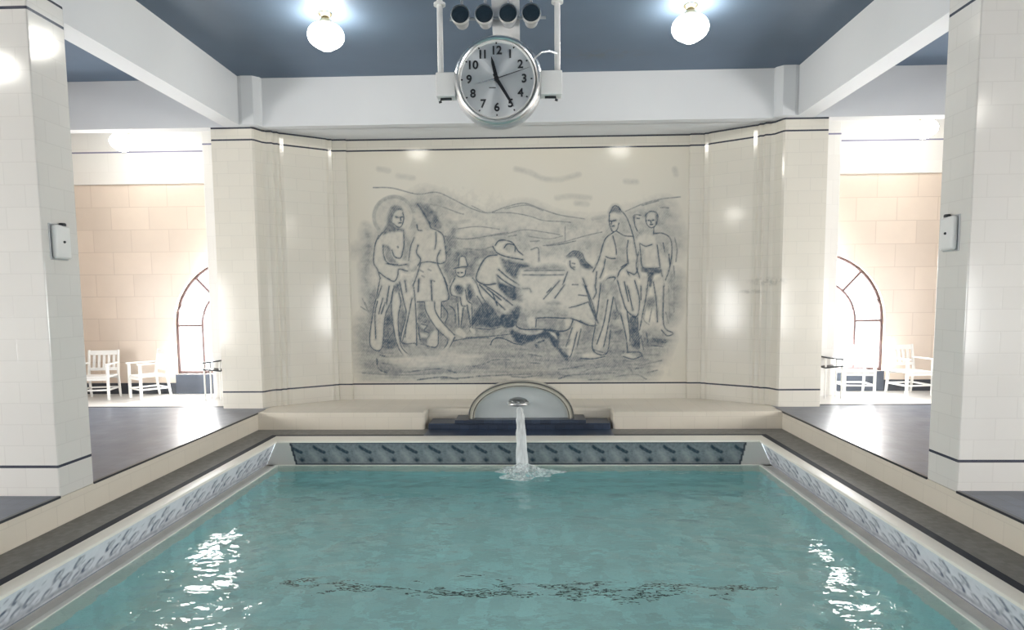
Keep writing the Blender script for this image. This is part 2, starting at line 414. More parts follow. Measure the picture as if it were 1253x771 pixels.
# frieze: painted tile panels, leaning out under the coping
PAPER_F, INK_F = np.array((.84, .87, .93)), np.array((.09, .12, .19))
d = Draw(1.3, .36, 90)
def oval(cx, cy, a, b, rot, w, dk, u=1):
    th = np.linspace(0, 2*PI*u, 14); c, s = math.cos(rot), math.sin(rot)
    d.stroke([(cx+a*math.cos(q)*c-b*math.sin(q)*s, cy+a*math.cos(q)*s+b*math.sin(q)*c) for q in th], w, dk, .012)
d.stroke([(.0, .31), (.2, .32), (.4, .30), (.65, .31), (.9, .32), (1.1, .30), (1.3, .31)], .02, .5, .03)
for ox in (0, .65):
    for cx, cy, a_, b_, ro, dk in ((.10, .20, .062, .040, .6, .62), (.27, .10, .050, .032, .8, .55), (.37, .21, .060, .040, .5, .66), (.50, .12, .046, .030, .8, .55), (.22, .25, .045, .028, .4, .5), (.56, .25, .045, .03, .5, .5)):
        oval(ox+cx, cy, a_, b_, ro, .010, dk*.75)
        th = np.linspace(-1.9, .5, 8); c_, s_ = math.cos(ro), math.sin(ro)
        d.stroke([(ox+cx+a_*math.cos(q)*c_-b_*math.sin(q)*s_, cy+a_*math.cos(q)*s_+b_*math.sin(q)*c_) for q in th], .024, min(1, dk*1.35), .012)
        d.fill([(ox+cx-a_*.4, cy-b_*.2), (ox+cx+a_*.3, cy-b_*.3), (ox+cx+a_*.3, cy+b_*.3), (ox+cx-a_*.3, cy+b_*.4)], dk*.5, .012, 'max')
    d.stroke([(ox+.02, .30), (ox+.10, .25), (ox+.2, .20), (ox+.28, .12), (ox+.30, .05)], .010, .38, .01)
    d.stroke([(ox+.30, .30), (ox+.36, .24), (ox+.45, .17), (ox+.56, .07)], .010, .38, .01)
    d.fill([(ox+.05, .28), (ox+.2, .27), (ox+.3, .31), (ox+.1, .33)], .45, .02, 'max')
    for k in range(9):
        x, y = ox+.65*RNG.random(), .05+.26*RNG.random(); d.stroke([(x, y), (x+.02, y+.012)], .010, .45, .01)
d.D = np.clip(d.D*(.55+.7*d.noise(2.5))+.10*d.noise(6)+.10*d.noise(2), 0, 1)
def side_frieze(sx):
    n = 34; ys = np.arange(YN, YFR+.001, .012); v = np.linspace(0, 1, n)
    Y, V = np.meshgrid(ys, v, indexing='ij'); top = np.array((CX_IN+.025, ZW-.016)); bot = np.array((FX, ZWAT-.01))
    Yc = np.minimum(Y, YCI+.02+(YFR-YCI-.02)*V)
    pts = np.stack([sx*(top[0]+(bot[0]-top[0])*V), Yc, top[1]+(bot[1]-top[1])*V], -1)
    dark = d.sample((YFR-Y) % 1.3, V*.36)
    dark = np.where((V < .03) | (V > .95), .8, dark)[..., None]
    cols = PAPER_F*(1-dark)+INK_F*dark
    if sx < 0: pts = pts[:, ::-1]; cols = cols[:, ::-1]
    return painted_grid('pool_frieze', M['paint_frieze'], pts, cols)
struct(side_frieze(-1)); struct(side_frieze(1))
def far_frieze():
    dd = Draw(.34, .36, 120)
    dd.D[:] = .62
    dd.stroke([(.05, .10), (.11, .17), (.19, .23)], .035, .0, .03); dd.fill([(.02, .14), (.10, .17), (.17, .29), (.10, .30)], .32, .05)
    dd.stroke([(.10, .07), (.17, .12), (.25, .16)], .035, 1., .03)
    dd.fill([(.22, .26), (.27, .25), (.28, .30), (.23, .31)], .98, .02)
    dd.D = np.clip(dd.D*(.8+.4*dd.noise(2)), 0, 1)
    xs = np.linspace(-FX, FX, 540); v = np.linspace(0, 1, 30); V, X = np.meshgrid(v, xs, indexing='ij')
    xm = CX_IN+.02+(FX-CX_IN-.02)*V; Xc = np.clip(X, -xm, xm)
    pts = np.stack([Xc, YCI+.02+(YFR-YCI-.02)*V, ZW-.016+(ZWAT-.01-ZW+.016)*V], -1)
    dark = dd.sample(X % .34, V*.36)[..., None]
    dark = np.where(((V < .05) | (V > .94))[..., None], 1, dark)
    A, B = np.array((.52, .57, .59)), np.array((.035, .06, .085))
    cols = A*(1-dark)+B*dark
    corner = (np.abs(X) > 3.30-.06*V)[..., None]
    cols = np.where(corner, np.array((.66, .66, .63)), cols)
    cols = np.where((np.abs(np.abs(X)-(3.30-.06*V)) < .016)[..., None], np.array((.05, .06, .08)), cols)
    return painted_grid('pool_frieze', M['paint_frieze'], pts, cols)
struct(far_frieze())

# pillars, beams
for sx, y0, y1, nm in ((-1, 5.79, 6.255, 'wall_left_pier'), (1, 5.974, 6.424, 'wall_right_pier')):
    m = MB(); a, b = sorted((sx*DX, sx*(DX+.95))); m.box(a, b, y0, y1, -.014, ZBEAM, .010, 2)
    struct(m.build('pillar', M['pillar']))
    m = MB(); a, b = sorted((sx*4.36, sx*4.65)); m.box(a, b, YBACK, YPL+.05, ZBEAM, ZC)
    struct(m.build('beam', M['plaster']))
    m = MB(); a, b = sorted((sx*4.36, sx*XOUT)); m.box(a, b, y0+.03, y1-.03, ZBEAM-.001, ZC)
    struct(m.build('beam', M['plaster']))
    # nearer pillars of the same row (behind the camera)
    m = MB(); a, b = sorted((sx*DX, sx*(DX+.95))); m.box(a, b, -.1, .36, -.014, ZBEAM, .010, 2)
    struct(m.build('pillar', M['pillar']))
m = MB()
m.box(-XOUT, XOUT, YPL, YPL+.22, ZBEAM, ZC)                    # beam across, over the apse mouth and both aisles
for sx in (-1, 1):
    m.prism([(sx*4.36, YPL-.12), (sx*4.30, YPL-.14), (sx*4.12, YPL-.13), (sx*4.04, YPL-.05), (sx*4.02, YPL+.02), (sx*4.36, YPL+.02)][::sx], ZBEAM, ZC)
struct(m.build('beam', M['plaster']))
m = MB(); m.box(-4.6, 4.6, YPL+.2, YA+.6, ZBEAM, ZBEAM+.1); struct(m.build('ceiling', M['plaster']))   # soffit over the apse

# apse wall with its pilasters (one continuous glazed surface)
prof = [(-5.0, YA+.5), (-4.88, YPL), (-4.22, YPL), (-4.19, YPL+.03), (-4.13, YPL+.19), (-4.08, YPL+.235), (-4.0, YPL+.245), (-3.985, YPL+.30),
        (-3.93, YPL+.315), (-3.915, YPL+.37), (-3.86, YPL+.395), (-3.28, YPL+.80), (-3.255, YPL+.845), (-3.20, YPL+.86), (-3.19, YPL+.89), (-2.965, YPL+.895), (-2.95, YA), ]
prof[0] = (-4.88, YA+.4)
full = prof+[(-x, y) for x, y in prof[::-1]]
back = [(4.88, YA+.45), (-4.88, YA+.45)]
m = MB(); zs = [-.3, ZBEAM+.002]
m.quads([[(x, y, z) for x, y in full] for z in zs])
struct(m.build('wall_back', M['apse']))
# mass behind: ends of the apse block seen in the aisles
for sx in (-1, 1):
    m = MB(); a, b = sorted((sx*4.86, sx*5.60)); m.box(a, b, 11.72, 11.92, -.05, ZC, .01)
    struct(m.build('wall_left' if sx < 0 else 'wall_right', M['band']))
    m = MB(); a, b = sorted((sx*4.4, sx*4.885)); m.box(a, b, YPL+.02, 11.73, ZBEAM, ZC); struct(m.build('beam', M['plaster']))

# bench (ledge at the foot of the apse) with the fountain cut-out
out = [(-DX-.02, YD), (-1.46, YD), (-1.46, 10.62), (1.51, 10.62), (1.51, YD), (DX+.02, YD), (DX+.02, YPL+.17), (3.9, YPL+.38), (3.22, YPL+.87), (2.9, YA+.02), (-2.9, YA+.02), (-3.22, YPL+.87), (-3.9, YPL+.38), (-DX-.02, YPL+.17)]
sel = lambda e: (all(v.co.z > -.001 for v in e.verts) and all(v.co.y < 10.63 for v in e.verts) and max(abs(v.co.x) for v in e.verts) < 4.13) or (abs(e.verts[0].co.z-e.verts[1].co.z) > .1 and all(abs(abs(v.co.x)-1.49) < .05 and v.co.y < 10.2 for v in e.verts))
m = MB(); m.prism(out, ZW-.05, 0, bev=.05, bevsel=sel)
struct(m.build('apse_ledge', M['bench'], smooth=True, angle=50))

# far wall of the aisles: arched opening per side
def arch_pts(cx, r, z0, zs, n=28):
    P = [(cx-r, z0)]+[(cx-r*math.cos(PI*k/n), zs+r*math.sin(PI*k/n)) for k in range(n+1)]+[(cx+r, z0)]
    return P
def wall_with_arch(u0, u1, z0, z1, arch, th=.28):
    """wall slab in XZ (Y 0..th) with an arched opening, built in columns over the arch"""
    b = bmesh.new(); us = [u0]+[p[0] for p in arch[1:-1]]+[u1]
    def quad(*p): b.faces.new([b.verts.new(q) for q in p])
    for y in (0, th):
        quad((u0, y, z0), (arch[0][0], y, z0), (arch[0][0], y, z1), (u0, y, z1)); quad((arch[-1][0], y, z0), (u1, y, z0), (u1, y, z1), (arch[-1][0], y, z1))
        for p, q in zip(arch[1:-1], arch[2:-1]): quad((p[0], y, p[1]), (q[0], y, q[1]), (q[0], y, z1), (p[0], y, z1))
        quad((arch[0][0], y, z0), (arch[-1][0], y, z0), (arch[-1][0], y, arch[0][1]), (arch[0][0], y, arch[0][1]))
    for p, q in list(zip(arch, arch[1:]))+[(arch[-1], arch[0])]: quad((p[0], 0, p[1]), (q[0], 0, q[1]), (q[0], th, q[1]), (p[0], th, p[1]))
    for p, q in (((u0, z0), (u1, z0)), ((u1, z0), (u1, z1)), ((u1, z1), (u0, z1)), ((u0, z1), (u0, z0))): quad((p[0], 0, p[1]), (q[0], 0, q[1]), (q[0], th, q[1]), (p[0], th, p[1]))
    bmesh.ops.remove_doubles(b, verts=b.verts[:], dist=1e-5)
    bmesh.ops.recalc_face_normals(b, faces=b.faces[:])
    return b
WN = [0]
def arched_window(cx, r, z0, zs, Mw, ri):
    """frame in the local XZ plane (Y into the wall), placed by Mw"""
    WN[0] += 1; root = bpy.data.objects.new('window_%d' % WN[0], None); COL.objects.link(root); root.matrix_world = Mw
    struct(root, None, None)
    def bent(rr, w, zb):
        P = [(cx-rr, .10, zb)]+[(cx-rr*math.cos(PI*k/28), .10, zs+rr*math.sin(PI*k/28)) for k in range(29)]+[(cx+rr, .10, zb)]
        return MB().tube(P, w, 8)
    bent(r-.02, .034, z0).build('window_frame', M['window_frame'], root, True)
    mm = bent(ri, .025, z0)
    mm.tube([(cx-r+.02, .10, zs), (cx-ri, .10, zs)], .025, 8).tube([(cx+ri, .10, zs), (cx+r-.02, .10, zs)], .025, 8)
    for a in (47, 90, 133):
        c, s = math.cos(math.radians(a)), math.sin(math.radians(a)); mm.tube([(cx+ri*c, .10, zs+ri*s), (cx+(r-.02)*c, .10, zs+(r-.02)*s)], .025, 8)
    mm.tube([(cx-r, .10, z0+.03), (cx+r, .10, z0+.03)], .028, 8)
    mm.build('glazing_bar', M['window_frame'], root, True)
    b = bmesh.new(); b.faces.new([b.verts.new((u, .115, z)) for u, z in arch_pts(cx, r-.02, z0, zs)])
    MB()._add(b).build('pane', M['pane'], root)
    return root
def daylight_and_fill(loc, rot, sx, sy, power):
    L = bpy.data.lights.new('daylight_and_fill', 'AREA'); L.shape = 'RECTANGLE'; L.size = sx; L.size_y = sy; L.energy = power; L.color = (1, .985, .96)
    o = bpy.data.objects.new('daylight_and_fill', L); COL.objects.link(o); o.location = loc; o.rotation_euler = rot; return o
WR, ZS, ZSILL = 1.27, 1.31, .38
for sx, cx in ((-1, -5.33), (1, 5.50)):
    a, b = sorted((sx*4.5, sx*(XOUT+.2)))
    m = MB(); m._add(wall_with_arch(a, b, -.1, 3.975, arch_pts(cx, WR, ZSILL, ZS)), Matrix.Translation((0, YFAR, 0)))
    struct(m.build('wall_left_far' if sx < 0 else 'wall_right_far', M['far_tile']))
    m = MB(); m.box(a, b, YFAR-.05, YFAR+.28, 3.975, ZC); struct(m.build('trim_8' if sx < 0 else 'trim_9', M['band']))
    arched_window(cx, WR, ZSILL, ZS, Matrix.Translation((0, YFAR, 0)), .76)
    m = MB(); m.box(cx-WR-.01, cx+WR+.01, YFAR-.022, YFAR, 0, ZSILL, .004); struct(m.build('trim_10' if sx < 0 else 'trim_11', M['apron']))
    m = MB()
    for p, q in ((a, cx-WR-.012), (cx+WR+.012, b)):
        if q > p: m.box(p, q, YFAR-.02, YFAR, 0, .215, .003)
    struct(m.build('baseboard_left' if sx < 0 else 'baseboard_right', M['base_dark']))
    daylight_and_fill((cx, YFAR+.6, 1.5), (math.radians(-90), 0, 0), 3.2, 3.2, 520)
    # outer wall of the aisle with unseen arched windows added to light the hall
    Mo = Matrix.Translation((sx*XOUT, 0, 0)) @ Matrix.Rotation(-sx*PI/2, 4, 'Z')
    for k, yc in enumerate((-2.4, 2.6, 8.0)):
        ys = ((YBACK, 0), (0, 5.3), (5.3, YFAR+.2))[k]
        uu = sorted((-sx*ys[0], -sx*ys[1])); uc = -sx*yc
        m = MB(); m._add(wall_with_arch(uu[0], uu[1], -.1, ZC, arch_pts(uc, WR, ZSILL, ZS)), Mo)
        struct(m.build('wall_left' if sx < 0 else 'wall_right', M['far_tile']))
        arched_window(uc, WR, ZSILL, ZS, Mo, .76)
        daylight_and_fill((sx*(XOUT+.6), yc, 1.5), (0, sx*math.radians(90), 0), 3.2, 3.2, 420)  # fill lamp added outside each unseen window
m = MB(); m.box(-XOUT-.2, XOUT+.2, YBACK-.2, YBACK, -.3, ZC); struct(m.build('wall_front', M['hall']))

# ------------------------------------------------------------------ mural
MW, MH, MX0, MY0 = 420, 295, 427, 180
dm = Draw(MW, MH, 3)
CROP = {'A': (440, 230, 6.425), 'B': (440, 340, 5.93), 'C': (540, 280, 6.425), 'D': (540, 360, 6.96), 'E': (640, 290, 5.14), 'F': (720, 240, 7.01), 'G': (710, 340, 5.93), 'H': (430, 180, 2.983)}
def XY(k, s):
    x0, y0, q = CROP[k]
    return [(x0+float(a)/q-MX0, y0+float(b)/q-MY0) for a, b in (p.split(',') for p in s.split())]
def L(k, w, d, *ss):
    for s in ss:
        P = XY(k, s)
        if w < 2.1 and d > .55: dm.stroke(P, w*1.2, d*.46, 3.4)          # soft modelling beside the line
        dm.stroke(P, w*.62, min(1, d*1.2), .6, True)
def Sf(k, w, d, *ss):
    for s in ss: dm.stroke(XY(k, s), w, d, 3.4)
def Fl(k, d, f, *ss, op='mix'):
    for s in ss: dm.fill(XY(k, s), d, f, op)
# landscape washes
Fl('H', .30, 9, '225,170 310,165 440,225 500,240 630,205 760,248 900,262 1060,215 1150,190 1190,260 1190,400 900,400 60,400 60,330', op='max')
Fl('H', .12, 6, '380,215 480,255 640,240 760,275 700,300 560,300 420,325 350,315')
Fl('H', .15, 5, '560,235 640,215 720,245 640,238')
Fl('H', .16, 6, '700,320 800,300 900,280 960,290 880,330 760,350')
Fl('G', .46, 10, '-1600,300 -1200,200 -600,140 0,250 600,380 640,500 560,620 450,740 -400,745 -1400,740 -1590,690', op='max')
Fl('B', .52, 8, '80,60 120,-200 40,-380 20,-100 70,480 140,560 400,520 450,200', op='max')
Fl('G', .38, 8, '640,-60 740,0 720,240 640,360 600,330 610,60', op='max')
Fl('A', .52, 6, '660,380 771,320 771,771 700,771 640,600', op='max')
Fl('C', .54, 6, '0,230 150,150 420,140 460,220 300,260 270,400 300,520 380,600 330,771 0,771', op='max')
# hills, clouds
L('H', 1.6, .48, '80,148 150,150 240,172 310,165 370,190 440,225 500,240 560,220 630,205 690,225 760,248 850,262')
L('H', 1.4, .50, '500,240 580,240 650,252 700,268 770,272 800,275', '340,325 420,335 500,325 560,318 630,302 700,310 760,320', '700,360 780,345 850,325 915,310')
L('H', 1.6, .45, '1000,235 1070,205 1130,190 1200,182', '250,205 320,215 390,240 410,245', '380,300 460,290 540,300', '640,325 720,335 770,325', '440,215 490,240', '780,290 780,345', '560,225 640,212 700,232')
Sf('H', 2.4, .15, '600,80 650,92 700,115 760,118 830,100', '750,185 800,180 870,185', '820,205 860,208', '100,80 135,86', '170,105 225,113', '1000,125 1040,128', '1140,225 1170,230', '1180,80 1185,100')
Sf('H', 3, .26, '1010,250 1060,232 1120,240', '300,240 360,275 430,270', '880,262 960,250')
# ---- first figure, with halo and robe
h = 24.3; hc = (482.2-MX0, 265.3-MY0)
dm.fill([(hc[0]+h*math.cos(q), hc[1]+h*1.0*math.sin(q)) for q in np.linspace(0, 2*PI, 18)[:-1]], .20, 2)
dm.stroke([(hc[0]+h*math.cos(q), hc[1]+h*math.sin(q)) for q in np.linspace(2.45, 6.9, 30)], 3.4, .36, 1.4)
Fl('A', .62, 1.5, '215,280 228,180 265,140 320,148 340,185 300,180 270,220 262,270 290,310 350,320 355,370 270,350 190,370 180,350 205,300')
Fl('A', .16, 1, '275,200 320,175 342,200 345,240 325,305 295,305 262,270')
Fl('A', .12, 1.5, '190,370 250,350 340,350 350,440 330,540 300,600 380,620 300,690 200,700 140,640 115,570 130,450 150,385')
Fl('A', .52, 1.5, '185,450 200,530 230,590 300,590 260,540 240,470')
Fl('A', .40, 2, '345,380 400,380 430,430 390,560 330,560 345,440')
L('A', 1.5, .72, '340,195 348,240 330,300 300,308 265,280', '150,375 122,450 110,580 140,640 160,700', '180,350 160,375 145,400', '185,450 190,530 222,590 300,602', '345,330 350,440 335,520', '255,490 275,540 320,552 338,520', '210,595 300,610 380,600 430,610', '200,700 270,735 300,690 310,640 380,655', '150,660 200,700 240,720')
L('A', 1.7, .8, '283,228 305,233', '318,232 338,228', '308,276 328,274', '322,240 326,258')
L('A', 3, .65, '300,462 303,468')
Fl('A', .5, 1.5, '380,600 430,590 460,640 420,660 380,640')
# robe and legs
Fl('B', .13, 1.5, '150,20 250,60 215,200 185,290 160,515 80,480 100,240 125,120')
Fl('B', .12, 1.5, '245,110 290,105 300,200 280,280 285,400 310,500 355,560 330,572 275,500 245,330 235,240')
Fl('B', .13, 1.5, '300,0 380,0 370,140 345,280 305,460 320,280 320,160')
Fl('B', .22, 2, '375,180 410,200 415,470 320,460 345,330')
Fl('B', .66, 2, '185,290 235,270 255,420 260,500 200,520 165,510', '250,60 285,40 300,100 240,105', '295,280 340,250 310,380 285,450')
L('B', 1.5, .75, '150,0 125,130 100,240 75,480 160,515 185,285 225,180 250,60', '130,170 112,260 118,440', '168,150 140,260', '185,180 158,260', '240,100 232,250 268,470 325,570 358,560 300,490 280,300 300,180 285,110', '290,30 322,180 338,270 300,460 400,475 415,470 405,180 388,20', '380,150 350,300 310,460', '340,340 330,430', '160,60 130,150', '215,60 195,190', '330,20 340,100')
# ---- second figure, from behind
Fl('A', .70, 2, '445,128 470,122 510,180 550,250 570,310 545,310 500,220 470,175')
Fl('A', .62, 2, '470,125 540,135 600,200 640,310 600,325 560,300 520,210')
Fl('A', .22, 2, '440,180 480,200 530,270 550,320 490,335 450,300')
Fl('A', .12, 2, '430,390 490,335 600,335 650,365 680,560 640,590 600,600 480,590 400,640 385,570 405,460')
Fl('A', .12, 2, '480,590 610,590 690,771 420,771 450,690')
Fl('B', .12, 2, '430,0 615,0 640,155 520,170 420,175')
L('A', 1.5, .72, '455,125 500,190 545,265 560,312 600,330 650,362 668,420 682,560 650,592 615,590 612,540 636,490', '450,290 460,330 490,335', '430,390 402,460 386,570', '460,450 448,510 480,560 460,610', '600,345 602,420 592,480', '480,590 540,580 610,592', '480,590 450,690 420,771', '610,592 660,700 692,771')
L('A', 2.4, .45, '490,690 510,700', '570,725 590,735', '465,640 500,660', '540,640 560,650')
L('B', 1.8, .78, '615,0 645,155 520,172 418,175', '520,20 525,165', '430,10 425,100')
Fl('B', .13, 1.5, '470,180 540,175 545,240 600,330 690,425 630,535 608,520 655,450 600,400 540,330 490,270')
Fl('B', .18, 1.5, '540,175 595,175 590,300 560,250')
Fl('B', .62, 2.5, '420,190 470,185 490,260 560,370 570,490 430,470', op='max')
Fl('B', .2, 1.5, '445,320 480,340 470,370 450,360', '440,400 480,410 490,430 450,430', '540,380 570,400 560,495 490,480')
L('B', 1.4, .75, '470,180 485,250 560,370 640,450 610,520 635,535 692,430', '545,175 550,240 600,320 690,415', '595,175 592,290', '440,480 560,500 572,380', '420,330 440,450', '450,335 490,350 470,380 500,400', '600,200 640,260 620,330', '650,200 690,240 695,330')
Fl('B', .5, 3, '600,180 700,150 712,380 690,410 620,320', op='max')
# ---- child with hat
Fl('C', .10, 1, '135,290 145,228 185,225 205,290')
Fl('C', .14, 1, '120,320 190,318 185,375 120,372')
Fl('C', .12, 1.2, '105,385 240,380 275,430 310,520 360,600 330,600 280,530 250,470 225,560 240,620 160,630 140,600 150,530 90,530 68,470')
Fl('C', .70, 2, '105,450 140,440 180,470 165,520 120,510', '200,440 245,450 240,560 205,560')
Fl('C', .15, 1, '120,590 175,620 155,771 135,771', '205,600 245,590 245,771 228,771')
L('C', 1.5, .75, '135,290 145,225 185,222 208,292', '95,315 150,302 215,296', '112,325 118,360 150,380 185,365 192,322', '105,390 70,465 82,520 130,535', '245,385 278,430 312,520 362,600 330,602 282,530', '190,480 205,560 240,590', '128,590 140,771', '178,620 155,771', '203,620 230,771', '240,590 247,771', '150,540 160,600 190,610')
L('C', 1.6, .8, '128,345 138,347', '155,345 168,345')
L('D', 1.6, .75, '140,80 150,300 120,320', '185,120 165,290', '220,95 250,250 240,300 275,340 292,330 265,290 262,110')
Fl('D', .15, 1, '135,295 165,290 210,340 190,370 120,330', '240,290 285,300 290,335 270,340')
# ---- bending man with hat
Fl('C', .10, 1.5, '410,145 450,95 520,90 600,150 640,200 640,240 540,225 460,200')
Fl('C', .40, 1.5, '495,140 530,110 580,140 560,180 520,185')
Fl('C', .12, 2, '440,210 360,220 300,300 278,400 350,435 430,430 460,330 520,390 610,440 690,480 690,505 620,490 540,440 470,380 450,240')
Fl('C', .75, 3, '460,220 520,240 600,260 690,280 690,310 620,320 600,400 520,360 480,300', op='max')
Fl('C', .78, 3, '440,360 470,420 620,470 640,580 560,560 450,520 440,440', op='max')
Fl('C', .20, 2, '300,440 420,450 540,570 560,640 470,650 380,560')
Fl('C', .82, 4, '340,560 420,620 480,680 600,600 640,640 560,771 250,771 260,640', op='max')
L('C', 1.6, .82, '405,140 440,190 520,222 640,242', '640,205 600,170 560,110 500,90 450,95 425,130', '495,150 520,120 575,130 580,175', '440,205 360,220 302,300 275,400 350,440 430,430', '450,320 520,380 610,440', '440,365 480,400 560,450 690,505', '650,470 700,475 690,505', '300,440 400,540 500,635', '330,440 430,500 560,600', '360,470 470,560', '400,500 440,600', '640,520 560,560')
L('C', 2, .5, '20,60 150,80 260,75 420,45 520,30', '180,155 300,165 400,140', '530,60 590,50', '700,100 771,95')
# fire pit, smoke, basket (pale middle)
Fl('E', .10, 8, '0,230 260,240 250,330 130,400 60,460 0,420')
Fl('E', .50, 4, '100,180 190,170 260,190 260,215 20,215 20,190', op='max')
Fl('E', .10, 3, '40,80 90,70 95,170 40,170')
L('E', 1.5, .6, '0,238 120,240 255,238', '10,212 260,210', '50,80 95,70 100,150', '150,55 240,45 330,25', '0,325 40,325 50,345')
Fl('E', .45, 4, '150,400 240,400 250,430 150,435', op='max')
# ---- seated woman
Fl('E', .12, 2, '290,150 350,130 370,190 430,220 460,300 450,380 410,410 300,440 220,390 250,300 280,220')
Fl('E', .72, 2, '275,120 320,88 370,100 390,150 440,195 400,205 350,175 330,130 290,135')
Fl('E', .13, 1, '295,150 340,135 355,180 320,205 300,185')
Fl('E', .14, 2, '130,390 230,280 270,240 260,320 200,390')
Fl('E', .14, 2, '300,450 410,410 460,540 440,560 370,540 290,510')
Fl('E', .15, 2, '310,570 340,530 370,560 330,680 300,750 280,740 300,650', '260,690 300,680 290,700')
Fl('E', .5, 4, '370,550 450,560 450,640 380,700 350,690', op='max')
L('E', 1.4, .75, '275,120 320,88 370,105 390,150 438,195', '295,150 298,185 322,205', '250,300 280,220', '130,390 230,275', '200,385 262,300', '290,445 350,430 412,408', '412,408 462,545 430,560 370,540 300,510', '375,260 440,430 470,540', '380,300 400,310', '450,300 460,350 440,390', '310,570 270,690', '340,600 300,750 275,740', '365,580 340,690')
L('E', 2.2, .6, '310,300 345,300', '350,365 400,370', '310,165 325,168', '315,190 325,190', '150,350 180,320')
# ---- dog
Fl('D', .92, 2, '590,300 680,340 760,345 850,320 890,295 960,310 1010,330 1000,440 1085,530 1060,560 1010,500 940,420 920,385 860,370 740,410 690,432 620,390')
Fl('D', .2, 1.5, '700,315 780,330 850,310 840,330 750,345', '920,320 970,335 985,380 960,360')
L('D', 1.8, .9, '420,430 440,390 490,370 560,390 620,420 680,430', '640,275 700,300 850,300 960,310 1040,315 1090,290 1120,225', '800,205 900,200 1050,205 1130,215 1253,265')
Fl('D', .85, 2, '795,420 830,430 815,465 795,455', '800,410 870,380 890,400 830,425', '500,180 580,170 640,250 600,290 520,280', op='max')
Fl('D', .45, 3, '640,200 800,200 1060,205 1090,270 1040,310 860,295 700,290 640,260', op='max')
Fl('D', .14, 2, '740,200 800,205 800,270 740,270', '1050,220 1100,215 1090,280 1060,280')
L('D', 1.6, .7, '270,230 400,240 470,230', '290,290 420,300 500,280', '210,370 400,360 600,340', '640,200 640,270', '810,210 805,280', '100,400 200,380 400,370', '380,250 420,270', '400,210 470,250')
Fl('D', .65, 4, '270,160 400,150 480,200 480,260 400,280 280,260', op='max')
# ---- standing woman with veil
Fl('F', .15, 1.5, '175,165 240,150 260,220 245,290 205,300 180,250')
Fl('F', .34, 2, '250,110 290,130 340,200 380,340 320,340 245,300 265,220')
Fl('F', .14, 2, '215,310 300,330 390,350 420,560 400,670 340,640 330,580 150,600 100,690 40,660 90,540 130,400 160,350')
Fl('F', .34, 3, '210,320 330,340 340,470 330,600 260,640 150,640 150,540 230,540')
Fl('F', .14, 1.5, '160,370 210,350 235,480 230,530 150,520')
Fl('F', .65, 1.5, '180,150 215,90 255,90 280,130 260,150 220,140')
L('F', 1.5, .75, '180,160 178,215 190,270 210,305 245,290 262,230', '180,150 215,88 255,92 282,130', '265,110 320,170 355,250 385,345', '240,300 310,340 385,345', '215,310 160,350 130,400 90,540 40,650', '210,340 235,440 240,500', '150,520 190,535 230,535', '145,540 130,620 100,700', '330,580 280,610 330,590', '385,345 410,480 425,600 400,670 340,650', '340,380 330,470 340,580', '320,600 270,640 245,720 250,771', '130,740 180,700 230,700 200,750', '330,640 380,740 400,771', '70,650 60,771')
L('F', 1.7, .85, '175,212 195,215', '210,212 235,208', '200,258 220,255', '200,215 197,240')
Fl('G', .40, 3, '150,40 260,30 290,140 300,260 230,300 200,540 90,520 120,330 140,200')
Fl('G', .14, 2, '270,0 380,0 420,160 410,270 340,230 300,130')
Fl('G', .2, 2, '190,160 230,180 170,480 120,500', '300,270 340,300 365,440 340,470')
Fl('G', .78, 2, '355,285 415,290 430,510 380,500 360,400')
Fl('G', .68, 2, '240,240 300,260 260,300 240,290', '220,390 300,380 290,400 220,410')
Fl('G', .12, 2, '20,560 100,540 180,570 60,590', '310,560 360,550 400,575 350,590')
L('G', 1.5, .78, '270,20 300,130 340,240 410,280 430,160 395,20', '150,40 130,200 110,340 90,520 190,550 220,380', '200,160 170,330 120,480', '240,140 200,360 170,500', '295,270 330,420 345,540', '340,240 360,400 360,460', '415,290 430,510', '0,585 90,588 180,570', '310,570 380,590 440,570', '340,540 430,540 450,570', '340,60 370,180', '320,30 350,170', '30,50 80,200 130,330', '350,90 380,230')
L('G', 2.2, .6, '250,150 270,250', '90,520 190,550', '0,310 50,345 120,345')
# ---- two men
Fl('F', .15, 1.5, '490,160 540,135 590,160 585,240 550,270 505,250')
Fl('F', .18, 1.5, '395,180 440,160 450,240 420,300 395,250')
Fl('F', .12, 2, '420,350 560,320 640,320 700,370 720,500 700,640 660,700 650,771 600,771 620,640 600,560 600,620 460,610 430,480 410,400')
Fl('F', .35, 3, '430,420 470,440 470,590 430,600', '600,330 690,360 690,480 640,520 600,440')
Fl('F', .72, 1.5, '460,610 610,620 620,660 560,680 545,771 515,771 505,670 455,650')
Fl('F', .7, 1.5, '575,140 600,170 590,240 570,240', '485,160 500,150 495,220', '385,170 410,165 395,200')
L('F', 1.5, .72, '490,165 500,240 540,272 580,245 597,180', '490,160 530,132 580,140 598,180', '390,180 398,250 420,300', '385,190 400,160 450,165', '560,270 560,325', '570,320 640,320 705,370 715,500 690,640 660,720', '440,405 490,430 545,415', '440,410 450,520 465,610 540,620 612,615', '590,420 605,540 615,615', '640,400 655,480', '690,500 700,600', '430,480 410,600 440,700', '620,630 650,771')
L('F', 1.7, .8, '512,208 528,210', '545,208 562,206', '530,245 550,243', '415,190 435,192', '535,212 537,232')
L('F', 2.2, .5, '620,100 650,97 685,102', '460,80 520,62 600,40', '740,360 760,460 750,560', '730,600 740,700')
Fl('G', .14, 1.5, '440,0 490,10 475,150 440,170', '540,20 600,0 605,160 555,150')
Fl('G', .14, 2, '440,190 480,200 440,360 430,380', '555,180 600,190 600,350 670,400 650,410 590,385 560,300')
